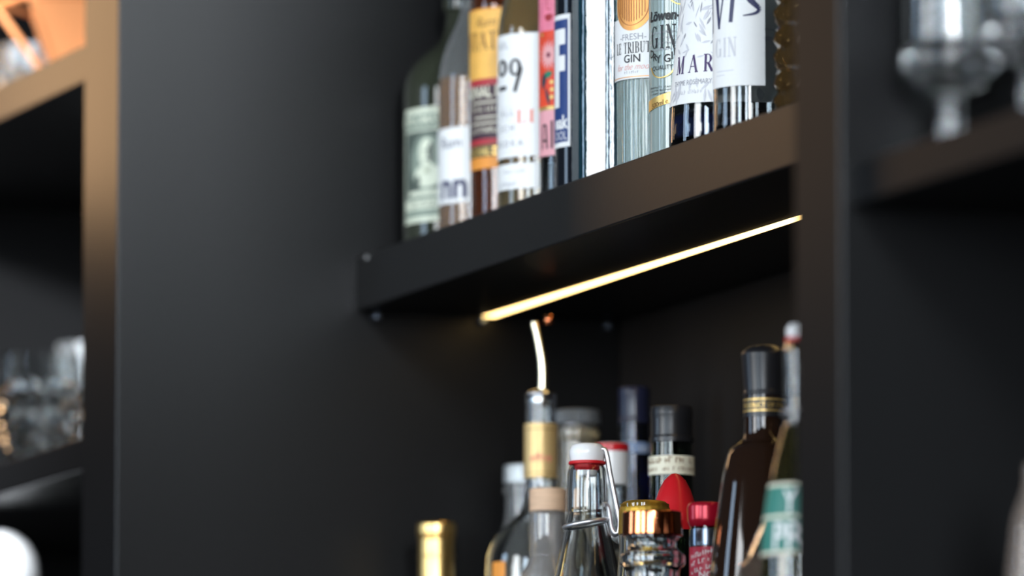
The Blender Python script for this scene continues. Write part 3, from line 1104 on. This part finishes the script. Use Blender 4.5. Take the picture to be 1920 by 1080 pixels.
# c bottle with gold neck label and metal pourer
y = .080
h = topz(1015, 742, y, .0135)
zq = lambda py: topz(1015, py, y, .0135)
b = Bottle('liqueur_bottle', 'round-shouldered clear bottle with a gold neck label and curved metal pourer', 'bottle', 1014, y, ZL,
           [(0, .004), (.036, 0), (.0455, 0, .006), (.0455, zq(1015), .022), (.0150, zq(958), .016), (.0128, zq(905)), (.0125, h - .006), (.0132, h - .006, .0008), (.0132, h, .0015), (.009, h)],
           GLASS, group=LG)
RL = .0134
lab = b.patch('neck_label', -.038, .038, zq(894), zq(792), mat('gold_label_paper', (.66, .46, .20), .38, .35), .0004, rref=RL, rconst=RL)
b.print('lettering', sans('effne', .0095, .01), REDINK, .000, zq(864), .0008, lab, rref=RL, rconst=RL)
b.print('print_line', polys_mesh([rect(-.014, 0, .014, .0006), rect(-.014, .036, .014, .0366)]), BROWNINK, 0, zq(886), .0007, lab, rref=RL, rconst=RL)
b.ring('pourer_collar', [(0, h - .004), (.0090, h - .004), (.0090, h + .0005), (.0128, h + .001, .0005), (.0132, h + .003, .001), (.0090, h + .0055, .002), (.0045, h + .007), (0, h + .007)], STEEL)
ht = zq(601) - h
path = smooth_path([(0.0015, 0, h + .004), (.0020, 0, h + ht * .25), (.0012, 0, h + ht * .5), (-.0022, 0, h + ht * .8), (-.0055, 0, h + ht * 1.0)], 5)
v, f = tube(path, [.0043 - .0010 * i / (len(path) - 1) for i in range(len(path))], 14)
link('pourer_spout', v, f, mat('led_tinted_steel', (.80, .72, .52), .22, 1.0), b.root)  # steel with the light strip's warm reflection put into its colour
path = smooth_path([(-.0040, -.001, h + ht * .96), (.001, -.001, h + ht * 1.0), (.0055, -.001, h + ht * 1.015), (.0065, -.001, h + ht * 1.04)], 5)
lab = b.patch('label', b.up(924), b.up(924) + .016, zq(1190), zq(1056), ORANGE, .0003, rref=.0455)
v, f = tube(path, .0014, 8)
link('pourer_flap', v, f, COPPER, b.root)
turned('flap_knob', fillet([(0, -.004), (.003, -.004, .001), (.0036, .0, .001), (.003, .004, .001), (0, .004)]), COPPER, b.root, 16,
       loc=(.0068, -.001, h + ht * 1.035))

# d bottle with pale wooden stopper
y = .040
h = topz(1027, 914, y, .0148)
zq = lambda py: topz(1027, py, y, .0148)
b = Bottle('spirit_bottle', 'greyish clear bottle closed with a pale wooden stopper', 'bottle', 1027, y, ZL,
           [(0, .004), (.03, 0), (.036, 0, .005), (.036, zq(1040) - .040, .02), (.0175, zq(1040) - .008, .01), (.0143, zq(1040), .003), (.0146, zq(1040) + .001), (.0146, zq(960), .004), (.0130, zq(955)), (.011, zq(955))],
           FROST, group=LG)
b.ring('wooden_stopper', [(0, zq(955) - .0005), (.0148, zq(955) - .0005, .0006), (.0148, h, .0008), (0, h)], WOOD)

# e bottle with dark ridged cap
y = .150
h = topz(1083, 765, y, .019)
zq = lambda py: topz(1083, py, y, .017)
b = Bottle('spirit_bottle', 'clear bottle with a wide charcoal ridged cap standing at the back', 'bottle', 1083, y, ZL,
           [(0, .004), (.028, 0), (.034, 0, .005), (.034, h - .150, .02), (.0165, h - .11, .02), (.0160, h - .026), (.0180, h - .024, .002), (.0180, h - .016, .002), (.0155, h - .014), (.0155, h - .002), (.012, h - .002)],
           GLASSW, liquid=(h - .016, STRAW), group=LG)
b.ring('ridged_cap', [(0, h), (.0180, h, .002), (.0190, h - .0115), (.0170, h - .0120)], DKCAP, seg=144, shape=lambda a, z: 1 + .02 * math.cos(36 * a))

# f slim bottle with red and white cap
y = .1164
h = topz(1146, 829, y, .014)
b = Bottle('spirit_bottle', 'bottle with a white cap banded in red, behind the swing-top bottle', 'bottle', 1147, y, ZL,
           [(0, .004), (.02, 0), (.026, 0, .005), (.026, h - .120, .02), (.0130, h - .09, .02), (.0125, h - .03), (.0125, h - .002), (.009, h - .002)], GLASS, liquid=(h - .09, WATERY), group=LG)
cp = b.ring('cap', [(0, h), (.0140, h, .0015), (.0140, h - .034), (.0128, h - .034)], PORC)
b.ring('cap_band', [(.0139, h - .0005), (.0144, h - .001, .0003), (.0144, h - .0065, .0003), (.0139, h - .007)], REDPL, cp)

# g swing-top bottle
y = .0051
h = topz(1102, 866, y, .014)
zq = lambda py: topz(1102, py, y, .016)
gx = x_at(1102, y, 1.9)
b = Bottle('swing_top_bottle', 'empty clear swing-top bottle with a white stopper, red gasket and wire bail', 'bottle', 1101, y, ZL,
           [(0, .004), (.032, 0), (.0395, 0, .006), (.0395, h - .175, .04), (.0300, h - .110, .05), (.0178, zq(985), .012), (.0155, zq(956), .002), (.0163, zq(950), .001),
            (.0160, h - .022), (.0150, h - .004, .004), (.0120, h, .002), (.010, h)], GLASS, group=LG)
st = b.ring('stopper', [(0, h + .0015), (.0132, h + .0015, .0015), (.0143, h + .0100, .004), (.0120, h + .0155, .003), (0, h + .0165)], PORC)
turned('stopper_plug', fillet([(0, h - .010), (.0075, h - .010, .002), (.0085, h - .001)]), PORC, b.root)
b.ring('gasket', [(.0080, h - .0055, .001), (.0100, h - .0040, .001), (.0100, h - .001), (.0145, h - .0008, .001), (.0147, h + .0018, .001), (.0080, h + .0020)], REDRUB)
za = zq(978)
ringp = [(.0178 * math.cos(t), .0178 * math.sin(t), za + .0030 * math.cos(t)) for t in [2 * math.pi * k / 40 for k in range(40)]]
v, f = tube(ringp, .0018, 10, True)
link('neck_wire', v, f, WIRE, b.root)
bail = smooth_path([(.0060, -.006, h + .0105), (.0110, -.006, h + .0112), (.0150, -.006, h + .0085), (.0185, -.006, h - .010), (.0235, -.006, zq(950)),
                    (.0255, -.006, zq(975)), (.0245, -.006, zq(993)), (.0215, -.006, zq(997)), (.0190, -.006, zq(985)), (.0170, -.007, zq(955)),
                    (.0150, -.008, zq(944)), (.0125, -.0105, zq(945))], 6)
v, f = tube(bail, .0019, 10)
link('wire_bail', v, f, WIRE, b.root)
bail2 = [(p.x * .98, -p.y + .001, p.z) for p in bail]
v, f = tube(bail2, .0019, 10)
link('wire_bail', v, f, WIRE, b.root)

# h blue-black bottle at the back
y = .1733
h = topz(1190, 724, y, .0125)
zq = lambda py: topz(1190, py, y, .0125)
b = Bottle('spirit_bottle', 'midnight blue bottle with pale neck band at the back', 'bottle', 1190, y, ZL,
           [(0, .004), (.03, 0), (.036, 0, .005), (.036, h - .165, .03), (.0135, h - .120, .03), (.0125, h - .03), (.0125, h - .003), (.009, h - .003)], BLUEG, liquid=(h - .06, WATERY), group=LG)
b.ring('screw_cap', [(0, h), (.0128, h, .001), (.0134, h - .006, .001), (.0128, h - .010), (.0128, h - .026, .0005), (.0136, h - .027, .0005), (.0136, h - .030), (.0125, h - .0305)],
       mat('blue_black_cap', (.012, .014, .035), .22, 0), seg=72, shape=lambda a, z: 1 + .01 * math.cos(36 * a))
lab = b.patch('neck_band', -.042, .042, zq(849), zq(829), mat('blue_grey_paper', (.20, .28, .44), .5), .0004, rref=.0132, rconst=.0134)
b.print('lettering', fine_print(.03, .0045, 31), PALEINK, 0, zq(845), .0007, lab, rref=.0134, rconst=.0134)

# i dark green bottle with cream neck label
y = .120
h = topz(1258, 759, y, .017)
zq = lambda py: topz(1258, py, y, .017)
b = Bottle('spirit_bottle', 'dark green bottle with black cap and cream neck label behind the red cone cap', 'bottle', 1260, y, ZL,
           [(0, .004), (.03, 0), (.036, 0, .005), (.036, h - .155, .03), (.0180, h - .110, .03), (.0165, h - .03), (.0165, h - .003), (.012, h - .003)], GREENG, liquid=(h - .07, WATERY), group=LG)
b.ring('screw_cap', [(0, h), (.0165, h, .001), (.0172, h - .006, .001), (.0166, h - .010), (.0166, h - .024, .0005), (.0176, h - .025, .0005), (.0176, h - .029), (.016, h - .0295)],
       BLACKPL, seg=72, shape=lambda a, z: 1 + .008 * math.cos(36 * a))
lab = b.patch('neck_label', -.05, .05, zq(889), zq(854), CREAM, .0004, rref=.0178, rconst=.0182)
b.print('lettering', fine_print(.06, .0055, 32), BROWNINK, 0, zq(868), .0008, lab, rref=.0182, rconst=.0182)
b.print('lettering', fine_print(.07, .0035, 33), BROWNINK, 0, zq(883), .0008, lab, rref=.0182, rconst=.0182)

# j bottle with pointed red cap
y = .055
h = topz(1266, 886, y, .004)
zq = lambda py: topz(1266, py, y, .016)
b = Bottle('liqueur_bottle', 'green bottle with a pointed egg-shaped red plastic cap', 'bottle', 1266, y, ZL,
           [(0, .004), (.028, 0), (.034, 0, .005), (.034, zq(1080) - .05, .03), (.0150, zq(1080), .03), (.0140, zq(990)), (.0120, zq(988))], GREENG, liquid=(zq(1080) - .03, WATERY), group=LG)
hb = zq(992)
hc = h - hb
b.ring('pointed_cap', [(0, h), (.0035, h - hc * .02), (.0085, h - hc * .13), (.0125, h - hc * .30), (.0155, h - hc * .50), (.0170, h - hc * .66),
                       (.0172, h - hc * .67), (.0176, h - hc * .70), (.0180, hb), (.0150, hb)], REDPL, fil=False, angle=60)

# k bottle with broad gold cap
y = .0084
h = topz(1209, 934, y, .02)
zq = lambda py: topz(1209, py, y, .02)
b = Bottle('liqueur_bottle', 'bottle with a broad crumpled gold cap just behind the copper-capped bottle', 'bottle', 1209, y, ZL,
           [(0, .004), (.026, 0), (.032, 0, .005), (.032, zq(1080) - .06, .03), (.0200, zq(1060), .02), (.0190, h - .003), (.015, h - .003)], GLASS, liquid=(zq(1080) - .06, WATERY), group=LG)
b.ring('gold_cap', [(0, h), (.0165, h - .0006, .003), (.0196, h - .006, .004), (.0203, h - .026), (.0195, h - .0265)], GOLDCAP, seg=80, shape=lambda a, z: 1 + .008 * math.cos(23 * a + 300 * z))

# l copper-capped bottle
y = -.0461
h = topz(1223, 955, y, .0225)
zq = lambda py: topz(1223, py, y, .0225)
b = Bottle('spirit_bottle', 'clear thick-collared bottle with a polished copper cap, front of the lower row', 'bottle', 1223, y, ZL,
           [(0, .004), (.03, 0), (.0375, 0, .005), (.0375, zq(1080) - .075, .02), (.0230, zq(1080) - .025, .01), (.0200, zq(1075), .003), (.0205, zq(1062), .002), (.0248, zq(1054), .002),
            (.0248, zq(1037), .002), (.0195, zq(1028), .003), (.0180, zq(1018), .002), (.0185, zq(1009), .001), (.0205, zq(1004)), (.0205, zq(1001)), (.016, zq(1001))],
           GLASS, wall=.0045, liquid=(zq(1080) - .03, WATERY), group=LG)
b.ring('copper_cap', [(0, h), (.0224, h, .0012), (.0228, zq(1000), .0008), (.0205, zq(1000) - .0004)], COPPER)

# m red-capped bottle
y = .0106
h = topz(1323, 939, y, .014)
zq = lambda py: topz(1323, py, y, .014)
b = Bottle('liqueur_bottle', 'slim bottle with a shiny red cap, steel band and red label with white script', 'bottle', 1324, y, ZL,
           [(0, .004), (.018, 0), (.0225, 0, .005), (.0225, zq(1200), .02), (.0122, zq(1130), .02), (.0118, h - .003), (.009, h - .003)], GREENG, liquid=(zq(1150), WATERY), group=LG)
b.ring('red_cap', [(0, h), (.0132, h - .0004, .0015), (.0143, h - .003, .002), (.0141, zq(976), .002), (.0120, zq(985), .001), (.0112, zq(987))], REDMET)
b.ring('steel_band', [(.0118, zq(989)), (.0126, zq(989.5), .0004), (.0126, zq(1022), .0004), (.0118, zq(1022.5))], DKSTEEL)
lab = b.patch('neck_label', -.036, .036, zq(1090), zq(1024), REDLAB, .0004, rref=.0126, rconst=.0122)
for i, py in enumerate((1038, 1052, 1066)):
    V_, F_ = fine_print(.026, .0038, 40 + i)
    b.print('lettering', ([(a, c + a * .3) for a, c in V_], F_), WHITE, 0, zq(py), .0007, lab, rref=.0122, rconst=.0122)
b.print('lettering', sans('NGE', .0070, .01), WHITE, .001, zq(1083), .0007, lab, rref=.0122, rconst=.0122)

# n tall dark brown conical bottle with black stopper
y = .017
h = topz(1434, 650, y, .016)
zq = lambda py: topz(1434, py, y, .016)
n_pf = [(0, .004), (.043, 0), (.050, 0, .005), (.0485, zq(1240), .03), (.0400, zq(1040), .02), (.0310, zq(885), .010), (.0268, zq(838), .010), (.0160, zq(822), .006), (.0148, zq(800), .004), (.0150, zq(742)), (.0150, zq(738)), (.011, zq(738))]
b = Bottle('liqueur_bottle', 'tall dark brown conical bottle with a glossy black stopper and gold-lined neck band', 'bottle', 1434, y, ZL,
           n_pf, BROWNG, wall=0, group=LG)
b.ring('stopper', [(0, h + .003), (.010, h + .0025, .003), (.0158, h - .0015, .002), (.0170, h - .004, .001), (.0166, h - .007), (.0150, zq(728), .002), (.0156, zq(735), .0008), (.0152, zq(739)), (0, zq(739))], BLACKPL)
lab = b.ring('neck_band', [(.0150, zq(779)), (.0154, zq(779.5)), (.0154, zq(743)), (.0150, zq(742.5))], BLACKPL)
v_, f_ = None, None
for py in (747, 768):
    b.ring('gold_line', [(.0154, zq(py + 1.4)), (.0156, zq(py + 1.3)), (.0156, zq(py - 1.1)), (.0154, zq(py - 1.2))], GOLDP, lab)
b.print('lettering', sans('PRODUCT OF ITALY', .0054, .004, sx=.80), GOLDP, 0, zq(763), .0006, lab, rref=.0154, rconst=.0154)

# o olive bottle with teal label, half behind the right upright
y = -.080
h = topz(1500, 634, y, .011)
zq = lambda py: topz(1500, py, y, .02)
b = Bottle('swing_top_bottle', 'olive swing-top bottle with a teal label, half hidden behind the right upright', 'bottle', 1503, y, ZL,
           [(0, .004), (.03, 0), (.036, 0, .005), (.0300, zq(1110), .03), (.0265, zq(960), .03), (.0210, zq(880), .02), (.0120, zq(790), .02), (.0118, zq(770)), (.0125, h - .008, .002), (.010, h)],
           GLASS, liquid=(zq(795), OLIVEG), group=LG)
b.ring('stopper', [(0, h + .001), (.0095, h + .001, .001), (.0105, h + .007, .002), (.0080, h + .011, .001), (0, h + .0115)], PORC)
b.ring('gasket', [(.0070, h - .002), (.0108, h - .0018, .0005), (.0110, h + .0010, .0005), (.0070, h + .0012)], REDRUB)
ringp = [(.0133 * math.cos(t), .0133 * math.sin(t), zq(772) + .002 * math.cos(t + 2)) for t in [2 * math.pi * k / 32 for k in range(32)]]
v, f = tube(ringp, .0012, 8, True)
link('neck_wire', v, f, WIRE, b.root)
bx = [(math.cos(2.4) * .014, math.sin(2.4) * .014)]
path = smooth_path([(.004, -.012, h + .004), (.0085, -.0135, h + .003), (.0105, -.0125, h - .015), (.0110, -.0105, zq(740)), (.0100, -.0105, zq(772))], 6)
v, f = tube(path, .0012, 8)
link('wire_bail', v, f, WIRE, b.root)
RL = .0268
lab = b.patch('label', -.060, .060, zq(1040), zq(905), TEALP, .0004, nz=10, rref=RL)
for p0, p1 in ((1040, 1034), (972, 966), (911, 905)):
    b.patch('label_line', -.060, .060, zq(p0), zq(p1), CREAM, .0006, lab, rref=RL, nz=2)
b.print('lettering', sans('PR', .027, .012, sx=.74), WHITE, b.up(1474, RL), zq(1030), .0007, lab, rref=RL)
b.print('lettering', sans('Y', .024, .01, sx=.72), WHITE, b.up(1478, RL), zq(962), .0007, lab, rref=RL)

# p clear conical decanter in front of it
y = -.015
zq = lambda py: topz(1500, py, y, .03)
b = Bottle('glass_decanter', 'clear wide conical glass decanter between the brown conical bottle and the right upright', 'decanter', 1500, y, ZL,
           [(0, .004), (.038, 0), (.047, 0, .005), (.0500, zq(1140), .02), (.0440, zq(1052), .004), (.0405, zq(1042), .004), (.0245, zq(950), .015), (.0200, zq(915), .006), (.018, zq(915))], GLASS, liquid=(zq(1040), PINKL), group=LG)

# ------------------------------------------------------------------ left bay
LB = 'glassware in the left bay'


def cut_glass(name, label, px, y, base, prof, seg=24, cat='glass', m=None, wall=.003, group=LB, cut=.05):
    x = x_at(px, y, base + .05)
    rt = empty(name, (x, y, base), .3)
    tag(rt, label, cat, group)
    p = fillet(prof)
    fine = []
    for (r0, z0), (r1, z1) in zip(p, p[1:]):
        n_ = max(1, int(abs(z1 - z0) / .009))
        fine += [(r0 + (r1 - r0) * q / n_, z0 + (z1 - z0) * q / n_) for q in range(n_)]
    p = fine + [p[-1]]
    inner = [(max(r - wall, .001), max(z, .008)) for r, z in p if r > wall + .001]
    full = p + inner[::-1] + [(0, .008)]
    ns = seg * 2
    zmax = prof[-2][1] * .72

    def facet(a, z):
        if not .008 < z < zmax:
            return 1
        i_ = round(a / (2 * math.pi) * ns) + int(z / .009)
        return 1 + (cut if i_ % 2 else 0)
    v, f = lathe(full, ns, facet)
    link('bowl', v, f, m or GLASSW, rt, False)
    POS.append((name, x, y, max(r for r, z in p)))
    return rt


ZU = 2.2932
ZM = 1.9547
cut_glass('crystal_tumbler', 'cut crystal tumbler sparkling on the top left shelf behind the copper basket', 66, -.075, ZU,
          [(0, .003), (.026, 0), (.032, 0, .003), (.037, .085), (.0345, .085)], seg=16, cut=.07)
cut_glass('crystal_tumbler', 'cut crystal tumbler at the far left of the top left shelf', -38, -.075, ZU,
          [(0, .003), (.026, 0), (.032, 0, .003), (.037, .085), (.0345, .085)], seg=16, cut=.07)
cut_glass('crystal_bowl', 'rounded cut crystal bowl glass on the lower left shelf', 76, -.150, ZM,
          [(0, .004), (.020, 0), (.026, 0, .004), (.036, .035, .02), (.0385, .075, .02), (.0350, .104), (.0335, .104)], seg=12, cut=.08, m=GLASS)
cut_glass('tall_glass', 'tall plain glass behind the crystal bowl on the lower left shelf', 172, -.050, ZM,
          [(0, .004), (.022, 0), (.027, 0, .003), (.0330, .135), (.0315, .135)], seg=24, cut=0)

# copper wire basket on the top left shelf
hx = x_at(128, -.135, ZU)
hr = empty('copper_basket', (hx, -.135, ZU), .2)
tag(hr, 'shiny copper wire and sheet basket glowing on the top left shelf', 'basket', None)


def wire(name, a, b_, r=.0030):
    v, f = tube([Vector(a), Vector(b_)], r, 8)
    return link(name, v, f, COPPERB, hr)


n = 6
top = [(.066 * math.cos(2 * math.pi * k / n), .066 * math.sin(2 * math.pi * k / n), .078) for k in range(n)]
bot = [(.013 * math.cos(2 * math.pi * k / n), .013 * math.sin(2 * math.pi * k / n), .004) for k in range(n)]
for k in range(n):
    wire('side_wire', bot[k], top[k])
    wire('rim_wire', top[k], top[(k + 1) % n])
    wire('base_wire', bot[k], bot[(k + 1) % n])
for k in (1, 0, 5):
    quad = [Vector(q) for q in (bot[k], bot[(k + 1) % n], top[(k + 1) % n], top[k])]
    link('copper_sheet', quad + [q * .97 + Vector((0, 0, .001)) for q in quad],
         [(0, 1, 2, 3), (7, 6, 5, 4), (0, 4, 5, 1), (1, 5, 6, 2), (2, 6, 7, 3), (3, 7, 4, 0)], COPPERB, hr, False)
POS.append(('copper_basket', hx, -.135, .066))

# white porcelain jar on the bottom left shelf
gx = x_at(2, -.165, 1.80)
gz = z_at(995, gx, -.165) - 1.605
gl = empty('porcelain_jar', (gx, -.165, 1.605))
tag(gl, 'white porcelain jar with a domed lid on the bottom left shelf', 'jar')
turned('body', fillet([(0, .003), (.026, 0), (.032, 0, .003), (.045, gz * .3, .03), (.040, gz - .055, .02), (.034, gz - .045, .004), (.030, gz - .045), (0, gz - .046)]), PORC, gl)
turned('domed_lid', [(0, gz - .0445), (.033, gz - .0445)] + [(.034 * math.cos(math.pi / 2 * k / 10), gz - .042 + .042 * math.sin(math.pi / 2 * k / 10)) for k in range(10)] + [(0, gz)], PORC, gl)

# ------------------------------------------------------------------ right bay glasses
RG = 'stem glasses in the right bay'


def stem_glass(px, y, label, s=1.0):
    x = x_at(px, y, ZR + .06)
    rt = empty('stem_glass', (x, y, ZR))
    tag(rt, label, 'glass', RG)
    bowl = fillet([(0, .0455), (.012, .0450), (.0225, .0470, .004), (.0250, .0555, .003), (.0320, .0580, .004), (.0325, .0680, .004), (.0285, .0730, .004),
                   (.0290, .165), (.0275, .165), (.0265, .072, .006), (0, .070)])
    turned('bowl', bowl, GLASS, rt, 48)
    turned('stem', fillet([(0, .004), (.0085, .006, .003), (.0080, .020), (.0085, .040, .003), (.0120, .0455)]) + [(0, .0455)], GLASS, rt, 32)
    turned('foot', fillet([(0, 0), (.033, 0, .001), (.033, .002, .001), (.010, .0055, .004), (0, .006)]), GLASS, rt, 40)
    POS.append(('stem_glass', x, y, .033))


stem_glass(1782, -.155, 'heavy-bottomed stem glass at the front of the right bay shelf, nearest the right upright')
stem_glass(1938, -.150, 'second stem glass of the right bay shelf, cut by the right picture edge')
x_ = x_at(1962, -.14, 1.75)
z_ = z_at(1085, x_, -.14) - 1.55
dc = empty('round_carafe', (x_, -.14, 1.55))
tag(dc, 'round smoky glass carafe at the bottom right picture corner', 'carafe')
turned('body', fillet([(0, .003), (.022, 0), (.027, 0, .003), (.034, z_ * .3, .02), (.0245, z_, .03), (.020, z_ + .04, .02), (.0125, z_ + .058, .01), (.0125, z_ + .072), (.010, z_ + .072), (.009, z_ + .05), (0, z_ + .04)]), mat('smoky_glass', (.55, .45, .38), .05, trans=.7), dc)
